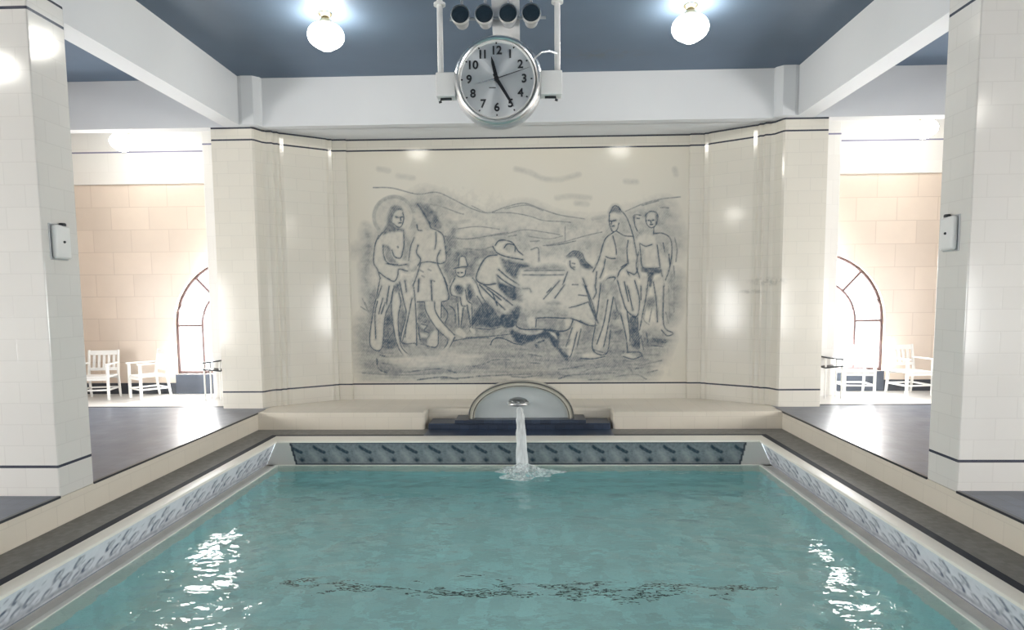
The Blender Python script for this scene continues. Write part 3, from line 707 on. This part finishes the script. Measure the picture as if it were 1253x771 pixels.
L('G', 1.5, .72, '495,0 475,150 430,380', '440,60 440,160', '530,30 550,160 560,320', '605,60 605,340 672,400 630,420 590,380', '480,400 490,470', '440,420 460,520', '520,490 600,500', '540,460 620,470')
Fl('G', .62, 4, '460,150 550,150 550,220 470,210', '440,430 560,420 640,440 600,500 450,520', op='max')
L('G', 1.6, .45, '480,200 460,300 500,340', '520,220 500,320', '640,60 650,300', '680,40 680,250', '620,250 640,330')
# ---- ground
L('G', 2.4, .50, '-1580,690 -1300,705 -1000,690', '0,690 80,660 180,640 300,630 360,640', '100,700 200,690 260,690', '60,740 200,735', '260,715 400,700 480,735', '420,640 540,610 590,600', '350,640 380,690', '400,660 460,650', '-400,720 -200,700 -60,715', '480,690 560,670')
L('D', 2.6, .55, '0,560 150,555 300,540', '0,620 300,610 450,560 590,560', '0,720 150,715 270,705', '300,700 500,690 760,680', '1000,640 1100,630 1253,600', '1000,720 1100,690 1253,680', '1180,545 1253,550', '600,700 720,710', '840,590 760,585', '740,510 850,530')
L('B', 2.6, .62, '125,590 140,660 200,690', '170,620 300,640', '380,680 450,670 600,660 700,690', '420,740 600,720 712,735', '600,600 712,590', '150,560 300,600 420,600')
Fl('B', .55, 6, '115,590 300,610 330,700 240,745 150,700', op='max')
Fl('B', .15, 5, '300,560 500,560 700,540 700,590 500,640 360,650 200,600')
Fl('D', .18, 6, '0,470 250,500 350,530 200,600 0,610')
L('B', 1.6, .45, '20,150 60,240', '10,210 70,250', '40,180 80,270')
def stretch(cx, cy):
    a = Draw(dm.W/cx+3, dm.H/cy+3, 1); n = RNG.random((a.H, a.W)); a.D = n.astype(np.float32)
    Yg, Xg = np.mgrid[0:dm.H, 0:dm.W]; return a.sample(Xg/cx, Yg/cy)
core, wn_ = dm.mask(XY('H', '70,300 300,160 640,215 900,260 1120,200 1180,420 1170,700 1120,830 600,850 100,840 60,640'), 14)
body = np.zeros_like(dm.D); body[wn_[1]:wn_[3], wn_[0]:wn_[2]] = core
mod = (.55+.85*np.where(np.mgrid[0:dm.H, 0:dm.W][0] > 235*3, stretch(70, 7), stretch(16, 14)))
dm.D = dm.D*(1+(mod-1)*np.clip(1.25-1.3*dm.D, 0, 1))+body*.20*np.clip(stretch(12, 15)-.45, 0, 1)+body*.14*np.clip(stretch(5, 6)-.5, 0, 1)
dm.D = np.maximum(dm.D, dm.Lr*(.82+.3*stretch(9, 9)))
hat = np.sin((np.mgrid[0:dm.H, 0:dm.W][0]*.75+np.mgrid[0:dm.H, 0:dm.W][1]*1.0)*.8+5*dm.noise(36))       # slanting pencil hatch
dm.D = np.clip(dm.D*(.70+.36*dm.noise(2.2)+.34*dm.noise(6)+.15*hat) + .05*dm.noise(2.2)*(dm.D > .02), 0, 1)
# blur a little, as glaze does
for _ in range(1):
    D = dm.D; dm.D = (4*D+np.roll(D, 1, 0)+np.roll(D, -1, 0)+np.roll(D, 1, 1)+np.roll(D, -1, 1))/8
# tile panel on the wall (flat, 4 mm proud), drawing laid out on it in its own units
XL, XRr, ZL, ZU = -2.945, 2.945, .292, 4.338
U = np.linspace(0, 1, 820); V = np.linspace(0, 1, 565)
VV, UU = np.meshgrid(V, U, indexing='ij'); Xw = XL+(XRr-XL)*UU; Zw = ZL+(ZU-ZL)*VV
Rm = np.array([[0.9994708188, 0.0313485609, -0.0086804434], [-0.0319801624, 0.9957760008, -0.0860664015], [0.0059457194, 0.0862984587, 0.9962515869]])
vec = np.stack([Xw-.26, np.full_like(Xw, YA), Zw-1.8], -1) @ Rm.T     # drawing units for each point of the panel
du = 626.5+800*vec[..., 0]/vec[..., 1]-MX0; dv = 432.97-800*vec[..., 2]/vec[..., 1]-MY0
Dk = dm.sample(du, dv)
edge = np.clip(np.minimum(np.minimum(du, MW-du), np.minimum(dv, MH-dv))/3, 0, 1); Dk = (Dk*edge)[..., None]
warm = dm.__class__(MW, MH, 1); wn = warm.noise(45); warm.D = wn.astype(np.float32)
wv = warm.sample(du, dv)[..., None]
PAP = np.array((.655, .625, .545))*(1-.35*wv)+np.array((.64, .585, .47))*.35*wv
INK = np.array((.058, .088, .125))
cm = PAP*(1-Dk)+INK*Dk
ptsm = np.stack([Xw, np.full_like(Xw, YA-.004), Zw], -1)
mu = painted_grid('mural', M['paint_mural'], ptsm, cm)
tag(mu, 'large glazed tile mural with blue figures, hills and a dog on the apse wall', 'mural')


# ------------------------------------------------------------------ fountain
m = MB(); m.box(-1.40, 1.47, YCO+.005, 10.62, ZW-.02, ZW+.006); struct(m.build('trim_12', M['dark_step']))
FC = .065
root = empty('fountain', (FC, 10.12, ZW), 'small round-arched wall fountain on dark stepped base under the mural', 'fountain')
def local(m): return m
m = MB(); m.box(-1.46, 1.40, .02, .46, 0, .10, .008); m.box(-1.04, 1.02, -.0, .48, .095, .155, .008)
m.build('base', M['dark_step'], root)
def half(a, b, n=40, zb=0): return [(a*math.cos(PI*k/n), zb+b*math.sin(PI*k/n)**.92) for k in range(n+1)]
RX = Matrix(((1, 0, 0, 0), (0, 0, 1, 0), (0, 1, 0, 0), (0, 0, 0, 1)))      # (x,y,z) -> (x,z,y)
m = MB(); zb = .15
b = bmesh.new(); O = half(.83, .585, 40, zb); I = half(.745, .515, 40, zb)
def arc_ring(b, O, I, y0, y1):
    A = [[b.verts.new((x, y, z)) for x, z in P] for P in (O, I) for y in (y0, y1)]
    Of, Ob, If, Ib = A
    for k in range(len(O)-1):
        b.faces.new((Of[k], Of[k+1], If[k+1], If[k])); b.faces.new((Ob[k+1], Ob[k], Ib[k], Ib[k+1]))
        b.faces.new((Of[k+1], Of[k], Ob[k], Ob[k+1])); b.faces.new((If[k], If[k+1], Ib[k+1], Ib[k]))
    for k in (0, -1): b.faces.new((Of[k], If[k], Ib[k], Ob[k]))
    bmesh.ops.recalc_face_normals(b, faces=b.faces[:])
arc_ring(b, O, I, .14, .48); m._add(b)
b = bmesh.new(); arc_ring(b, half(.795, .555, 40, zb), half(.77, .535, 40, zb), .115, .15); m._add(b)
m.build('arch_surround', M['rim'], root, True)
m = MB(); b = bmesh.new(); f = b.faces.new([b.verts.new((x, .20, z)) for x, z in half(.75, .52, 40, zb)])
r = bmesh.ops.extrude_face_region(b, geom=[f]); bmesh.ops.translate(b, vec=(0, .27, 0), verts=[v for v in r['geom'] if isinstance(v, bmesh.types.BMVert)])
bmesh.ops.recalc_face_normals(b, faces=b.faces[:]); m._add(b)
m.build('back_panel', M['stone'], root)
for a_, b_, w_ in ((.832, .588, .012), (.765, .531, .010)):
    MB().tube([(x, .135, z) for x, z in half(a_, b_, 40, zb)], w_, 8).build('moulding', M['rim_dark'], root, True)
# shell spout: fluted half dome projecting from the panel, with a lip
b = bmesh.new(); rows = []; nu, nv = 25, 9
for i in range(nv+1):
    ph = PI/2*i/nv; row = []
    for k in range(nu):
        th = PI*k/(nu-1); fl = 1+.05*math.cos(th*14)*math.cos(ph)
        row.append(b.verts.new((-.045+.155*math.cos(th)*math.cos(ph)*fl, .21-.20*math.sin(th)*math.cos(ph)*fl, .405+.085*math.sin(ph))))
    rows.append(row)
for A, B in zip(rows, rows[1:]):
    for k in range(nu-1): b.faces.new((A[k], A[k+1], B[k+1], B[k]))
bmesh.ops.remove_doubles(b, verts=b.verts[:], dist=1e-5)
m = MB(); m._add(b)
lip = [(-.045+.160*math.cos(PI*k/24), .21-.205*math.sin(PI*k/24), .395) for k in range(25)]
sp = m.build('shell_spout', M['shell'], root, True)
MB().tube(lip, .024, 10).box(-.19, .10, .03, .21, .380, .392, .004).build('lip', M['chrome'], sp, True)
# water falling from the spout into the pool
X0, Y0, Z0 = FC-.045+.03, 9.95, .075
YL, tf = 8.86, math.sqrt(2*(Z0-ZWAT)/9.81)
P, Rr = [], []
for k in range(15):
    s = k/14*tf; P.append((X0+.055*k/14+.004*math.sin(k*2.1), Y0+(YL-Y0)*s/tf, Z0-.5*9.81*s*s)); Rr.append(.046+.042*(k/14)+.004*math.sin(k*1.7))
P[-1] = (*P[-1][:2], ZWAT+.002)
jet = MB().tube(P, Rr, 16, cap=False).build('water_jet', M['jet'], None, True)
tag(jet, 'thin white stream of water falling from the fountain spout into the pool', 'water jet')
m = MB(); b = bmesh.new(); nr, na = 12, 40; rings = []
for i in range(nr+1):
    q = i/nr; ring_ = []
    for k in range(na):
        a = 2*PI*k/na; rr = q*(.40+.10*math.sin(3*a+1)+.06*math.sin(7*a)); hz = .14*math.exp(-(q*2.0)**2)+.022*math.sin(9*q+5*a)*math.exp(-q*2)*q*3
        ring_.append(b.verts.new((X0+.055+rr*math.cos(a)*1.05+.05*q, YL+rr*math.sin(a)*.8, ZWAT+.003+max(0, hz))))
    rings.append(ring_)
for A, B in zip(rings, rings[1:]):
    for k in range(na): b.faces.new((A[k], A[(k+1) % na], B[(k+1) % na], B[k]))
bmesh.ops.remove_doubles(b, verts=b.verts[:], dist=1e-5)
m._add(b)
for k in range(46):
    a, q = random.random()*2*PI, random.random()**.6; rr = .012+.008*random.random()
    Mx = Matrix.Translation((X0+.05+.30*q*math.cos(a), YL+.24*q*math.sin(a), ZWAT+.02+.14*random.random()*(1-q)))
    m.lathe([(0, -rr), (rr*.7, -rr*.7), (rr, 0), (rr*.7, rr*.7), (0, rr)], 6, Mx)
m.build('splash', M['foam'], jet, True)

# ------------------------------------------------------------------ ceiling lamps
def pendant(rod, label, group, rad=.22):
    """origin at the ceiling; hangs down"""
    root = empty('pendant_lamp', (0, 0, 0), label, 'lamp', group)
    MB().lathe([(0, 0), (.085, 0), (.085, -.012), (.06, -.04), (.028, -.055), (0, -.055)], 32).build('ceiling_rose', M['fitter'], root, True)
    m = MB()
    if rod > .07: m.tube([(0, 0, -.05), (0, 0, -rod)], .011, 10)
    m.lathe([(0, -rod+.02), (.05, -rod+.02), (.075, -rod-.01), (.08, -rod-.045), (0, -rod-.045)], 32)
    m.build('fitter', M['fitter'], root, True)
    h = rad
    pr = [(.0, .02), (.078, .02), (.08, 0), (.13, -.012), (.185, -.042), (.222, -.09), (.235, -.145), (.228, -.19), (.205, -.232), (.165, -.268), (.115, -.298), (.07, -.325), (.035, -.338), (0, -.342)]
    s = rad/.235
    MB().lathe([(r*s, z*s-rod-.045) for r, z in pr], 40).build('glass_globe', M['globe'], root, True)
    return root
lp = pendant(.08, 'lit white glass globe lamp on the blue ceiling left of the clock', 'globe lamps over the pool')
lp.location = (-2.27, 8.3, ZC)
q = copy_tree(lp); q.location = (2.19, 8.3, ZC); q['label'] = 'lit white glass globe lamp on the blue ceiling right of the clock'
la = pendant(.62, 'lit globe lamp hanging in the left aisle before the white wall band', 'globe lamps in the aisles', .20)
la.location = (-6.74, 11.25, ZC)
q = copy_tree(la); q.location = (6.72, 11.25, ZC); q['label'] = 'lit globe lamp hanging in the right aisle before the white wall band'
for y in (4.0, -1.5):  # off-view aisle globes; the near-end pair is added to light the hall
    for sx in (-1, 1):
        q = copy_tree(la); q.location = ((-5.9 if sx < 0 else 6.75) if y == 4.0 else sx*6.75, 1.6 if (sx > 0 and y == 4.0) else y, ZC); q['label'] = 'lit globe lamp along the %s aisle ceiling, %s' % ('left' if sx < 0 else 'right', {4.0: 'before the pillar', -1.5: 'added unseen at the near end'}[y])

# ------------------------------------------------------------------ clock
CC = Vector((-.046, 6.2, 3.785)); FCX = -.018       # housing centre; face is a touch left of it
root = empty('pool_clock', CC, 'large round chrome-rimmed pool clock hung from the ceiling on posts', 'clock')
RF = Matrix(((1, 0, 0, 0), (0, 0, -1, 0), (0, 1, 0, 0), (0, 0, 0, 1)))     # lathe axis Z -> -Y (towards the viewer)
m = MB(); m.lathe([(0, -.20), (.36, -.20), (.40, -.17), (.412, -.12), (.412, -.02), (.40, .0), (.375, .006), (.36, -.005)], 72, RF)
m.build('housing', M['steel'], root, True)
m = MB(); m.lathe([(.400, -.01), (.398, .02), (.385, .042), (.368, .048), (.356, .036), (.352, .012), (.350, -.02)], 72, RF)
m.build('outer_rim', M['chrome'], root, True)
OF = Matrix.Translation((-.006, 0, .004))
m = MB(); m.lathe([(.352, .0), (.352, .022), (.345, .034), (.337, .030), (.334, .008)], 72, OF @ RF); m.build('inner_rim', M['white_enamel'], root, True)
m = MB(); m.lathe([(0, .012), (.30, .012), (.336, .010), (.336, .0)], 72, OF @ RF); m.build('dial', M['clock_face'], root, True)
fx, fz, fy = -.012, .010, -.016
def text(s, size):
    cu = bpy.data.curves.new('numeral', 'FONT'); cu.body = s; cu.size = size; cu.align_x = 'CENTER'; cu.align_y = 'CENTER'; cu.extrude = .002; cu.resolution_u = 5; cu.bevel_depth = .0028; cu.bevel_resolution = 0
    tmp = bpy.data.objects.new('numeral', cu); COL.objects.link(tmp); bpy.context.view_layer.update()
    me = bpy.data.meshes.new_from_object(tmp); bpy.data.objects.remove(tmp); bpy.data.curves.remove(cu); return me
for h in range(1, 13):
    a = 2*PI*h/12; st = str(h)
    for i, ch in enumerate(st):
        me = text(ch, .104); me.materials.append(M['ink'])
        o = bpy.data.objects.new('numeral', me); COL.objects.link(o); o.parent = root; o.rotation_euler = (PI/2, 0, 0)
        o.location = (fx+.253*math.sin(a)+((i-.5)*(.052 if st == '10' or st == '12' else .042) if len(st) > 1 else 0), fy, fz+.253*math.cos(a))
for k in range(12):
    MB().box(-.006, .006, -.0015, .0015, .312, .328, M=Matrix.Translation((fx, fy+.002, fz)) @ Matrix.Rotation(2*PI*k/12, 4, 'Y')).build('minute_mark', M['ink'], root)
m = MB(); m.box(-.05, .012, -.001, .001, -.078, -.071, M=Matrix.Translation((fx-.02, fy+.002, fz))); m.build('maker_mark', M['ink'], root)
def hand(name, dx, dz, w0, w1, tail, mat, y):
    a = math.atan2(dx, dz); L = math.hypot(dx, dz); m = MB()
    b = bmesh.new(); vs = [(-w0*.6, -tail), (w0*.6, -tail), (w0, 0), (w1*1.2, L*.72), (0, L), (-w1*1.2, L*.72), (-w0, 0)]
    f = b.faces.new([b.verts.new((x, 0, z)) for x, z in vs]); r = bmesh.ops.extrude_face_region(b, geom=[f])
    bmesh.ops.translate(b, vec=(0, -.004, 0), verts=[v for v in r['geom'] if isinstance(v, bmesh.types.BMVert)]); bmesh.ops.recalc_face_normals(b, faces=b.faces[:])
    m._add(b, Matrix.Translation((fx, y, fz)) @ Matrix.Rotation(a, 4, 'Y')); return m.build(name, mat, root)
hand('hour_hand', -.048, .205, .018, .011, .03, M['ink'], -.024)
hand('minute_hand', .158, -.255, .016, .010, .05, M['ink'], -.030)
hand('second_hand', .305, .095, .004, .002, .0, M['ink'], -.036)
hand('counterweight', -.215, -.048, .006, .004, .0, M['silver_hand'], -.036)
MB().lathe([(0, .05), (.018, .05), (.024, .044), (.024, .02), (0, .02)], 24, Matrix.Translation((fx, 0, fz)) @ RF).build('hub', M['ink'], root, True)
# hanger: posts, side boxes, central duct
for sx, px, bx in ((-1, -.535, (-.575, -.395)), (1, .548, (.390, .590))):
    MB().tube([(px, .06, .10), (px, .06, ZC-CC.z)], .027, 16).lathe([(0, 0), (.055, 0), (.055, .02), (0, .02)], 20, Matrix.Translation((px, .06, .70))).build('post', M['white_enamel'], root, True)
    MB().box(bx[0], bx[1], -.01, .14, -.13, .085, .010).build('side_box', M['white_enamel'], root)
    hx = bx[0]+.04 if sx < 0 else bx[1]-.06
    MB().tube([(hx+(.1 if sx < 0 else -.1), .05, -.14), (hx, .05, -.142), (hx-.0, .05, -.165), (hx+.02*sx, .05, -.168)], .012, 8).build('hook', M['dark_metal'], root, True)
m = MB(); m.prism([(-.05, .36), (.20, .36), (.195, ZC-CC.z), (-.09, ZC-CC.z)], -.30, -.18, M=RF)
m.build('centre_duct', M['white_enamel'], root)
MB().tube([(.325, -.05, .17), (.40, -.06, .225), (.47, -.03, .245), (.54, .03, .245)], .010, 8).build('cable', M['chrome'], root, True)

# ------------------------------------------------------------------ floodlights above the clock
def flood():
    root = empty('floodlight', (0, 0, 0), '', 'floodlight', 'floodlights in a row above the clock')
    MB().lathe([(0, -.21), (.050, -.21), (.062, -.19), (.068, -.10), (.084, -.06), (.086, -.01), (.082, .0), (.078, -.006)], 40, RF).build('housing', M['steel'], root, True)
    MB().lathe([(.0875, -.02), (.091, -.008), (.088, .008), (.081, .010), (.078, -.002)], 40, RF).build('rim', M['chrome'], root, True)
    MB().lathe([(0, .003), (.05, .001), (.080, -.006)], 40, RF).build('lens', M['grille'], root, True)
    MB().tube([(0, .16, .05), (0, .16, .20), (0, .16, ZC-4.379)], .012, 10).build('bracket', M['steel'], root, True)
    return root
names = ['first floodlight from the left in the row above the clock', 'second floodlight from the left above the clock, clear of the white duct', 'third floodlight from the left, in front of the white duct', 'rightmost floodlight in the row above the clock']
f0 = flood()
for k, x in enumerate((-.386, -.166, .051, .263)):
    o = f0 if k == 0 else copy_tree(f0)
    o.location = (x, 6.2, 4.379); o['label'] = names[k]
o = MB().tube([(-.50, 6.355, 4.40), (.40, 6.355, 4.40)], .014, 10).build('rail', M['steel'], None, True)
o.parent = root; o.matrix_parent_inverse = Matrix.Translation(-CC)

# ------------------------------------------------------------------ dispensers on the pillars
def dispenser(sx, y, z, label):
    root = empty('dispenser', (sx*(DX+.004), y, z), label, 'dispenser', 'dispensers on the pillars')
    w, h = .115, .155; a, b = sorted((0, -sx*.062)); lo, hi = sorted((-sx*.0, -sx*.012))
    MB().box(lo, hi, -w, w, -h-.01, h+.01, .004).build('back_plate', M['steel'], root)
    a, b = sorted((-sx*.008, -sx*.062)); MB().box(a, b, -w+.012, w-.012, -h, h, .028, 4).build('housing', M['white_enamel'], root, True)
    MB().lathe([(0, .028), (.024, .028), (.030, .020), (.030, 0), (0, 0)], 24, Matrix.Translation((-sx*.034, .03, h-.006))).build('cap', M['dark_metal'], root, True)
    MB().lathe([(0, .012), (.009, .012), (.012, .006), (.012, 0), (0, 0)], 16, Matrix.Translation((-sx*.061, 0, .0)) @ Matrix.Rotation(-sx*PI/2, 4, 'Y')).build('button', M['dark_metal'], root, True)
    return root
dispenser(-1, 5.985, 2.345, 'small white wall dispenser on the left pillar'); dispenser(1, 6.225, 2.352, 'small white wall dispenser on the right pillar')

# ------------------------------------------------------------------ chairs
def chair(label):
    """faces -Y; origin on the floor under the seat"""
    root = empty('armchair', (0, 0, 0), label, 'chair', 'white wooden armchairs along the aisle walls')
    w, dp = .25, .23
    MB().box(-w, w, -dp, dp, .405, .435, .008).build('seat', M['chair'], root)
    for sx in (-1, 1):
        MB().box(sx*w-.02, sx*w+.02, -dp-.02, -dp+.025, 0, .64, .004).build('leg', M['chair'], root)
        b = MB(); b.tube([(sx*w, dp+.06, 0), (sx*w, dp, .42), (sx*w, dp+.07, .88)], [.022, .026, .022], 8); b.build('leg', M['chair'], root)
        MB().box(sx*w-.03, sx*w+.03, -dp-.05, dp+.03, .635, .662, .008).build('armrest', M['chair'], root)
    MB().box(-w, w, -.013, .013, .26, .345, .006, M=Matrix.Translation((0, dp+.020, .53)) @ Matrix.Rotation(math.radians(-9), 4, 'X')).build('top_rail', M['chair'], root)
    MB().box(-w, w, dp-.0, dp+.024, .50, .555, .006).build('lower_rail', M['chair'], root)
    for x in (-.17, -.085, 0, .085, .17):
        MB().box(x-.022, x+.022, -.008, .008, 0, .27, .003, M=Matrix.Translation((0, dp+.028, .53)) @ Matrix.Rotation(math.radians(-11), 4, 'X') @ Matrix.Translation((x*0, 0, 0))).build('slat', M['chair'], root)
    for sx in (-1, 1): MB().box(sx*w-.012, sx*w+.012, -dp, dp+.03, .17, .20, .003).build('stretcher', M['chair'], root)
    MB().box(-w+.01, w-.01, -dp-.01, -dp+.012, .171, .199, .003).build('stretcher', M['chair'], root)
    MB().box(-w+.01, w-.01, dp+.012, dp+.035, .171, .199, .003).build('stretcher', M['chair'], root)
    MB().box(-w+.01, w-.01, -dp-.012, -dp+.010, .36, .403, .003).build('seat_rail', M['chair'], root)
    MB().box(-w+.01, w-.01, dp-.012, dp+.010, .36, .403, .003).build('seat_rail', M['chair'], root)
    return root
c0 = chair('leftmost white slatted armchair against the left aisle wall'); c0.location = (-7.72, 11.68, .004); c0.rotation_euler.z = math.radians(12)
for loc, rz, lb in (((-6.86, 11.80, .004), -38, 'white armchair beside the arched window in the left aisle, turned to the right'),
                    ((7.02, 11.86, .004), 10, 'white armchair under the right edge of the arched window in the right aisle'),
                    ((6.06, 11.90, .004), -6, 'white armchair in front of the bright arched window in the right aisle')):
    q = copy_tree(c0); q.location = loc; q.rotation_euler.z = math.radians(rz); q['label'] = lb

def side_table(sx, label):
    root = empty('side_table', (sx*5.46, 11.52, 0), label, 'table', 'small tables by the pilasters')
    for k, z in enumerate((.70, .55)):
        MB().box(-.16, .16, -.13, .13, z-.012, z+.012, .006, M=Matrix.Translation((0, 0, z)) @ Matrix.Rotation(math.radians((7 if k == 0 else -5)*sx), 4, 'Y') @ Matrix.Translation((0, 0, -z))).build('top' if k == 0 else 'shelf', M['dark_metal'], root)
    for a in (-1, 1):
        for b in (-1, 1): MB().box(a*.14-.012, a*.14+.012, b*.11-.012, b*.11+.012, .004, .70, .003).build('leg', M['chair'], root)
    return root
side_table(-1, 'small white table with dark shelves half hidden at the left pilaster'); side_table(1, 'small white table with dark shelves half hidden at the right pilaster')

# ------------------------------------------------------------------ camera, world, view
R = [[0.9994708188, 0.0313485609, -0.0086804434], [-0.0319801624, 0.9957760008, -0.0860664015], [0.0059457194, 0.0862984587, 0.9962515869]]
cam = bpy.data.cameras.new('camera'); co = bpy.data.objects.new('camera', cam); COL.objects.link(co)
Mc = Matrix.Identity(4)
for i in range(3): Mc[i][0], Mc[i][1], Mc[i][2] = R[0][i], R[2][i], -R[1][i]
Mc.translation = (.26, 0, 1.8); co.matrix_world = Mc
cam.sensor_width = 36; cam.lens = 800/1253*36; cam.shift_y = (432.97-385.5)/1253; cam.clip_start = .05
S.camera = co
wd = bpy.data.worlds.new('sky'); S.world = wd; wd.use_nodes = True
wd.node_tree.nodes['Background'].inputs[0].default_value = (.85, .93, 1, 1); wd.node_tree.nodes['Background'].inputs[1].default_value = 2
v = S.view_settings; v.view_transform = 'Standard'; v.look = 'None'; v.gamma = 1; v.exposure = .68; v.use_curve_mapping = False
try: S.cycles.max_bounces = 10; S.cycles.sample_clamp_indirect = 6; S.cycles.use_denoising = True
except Exception: pass
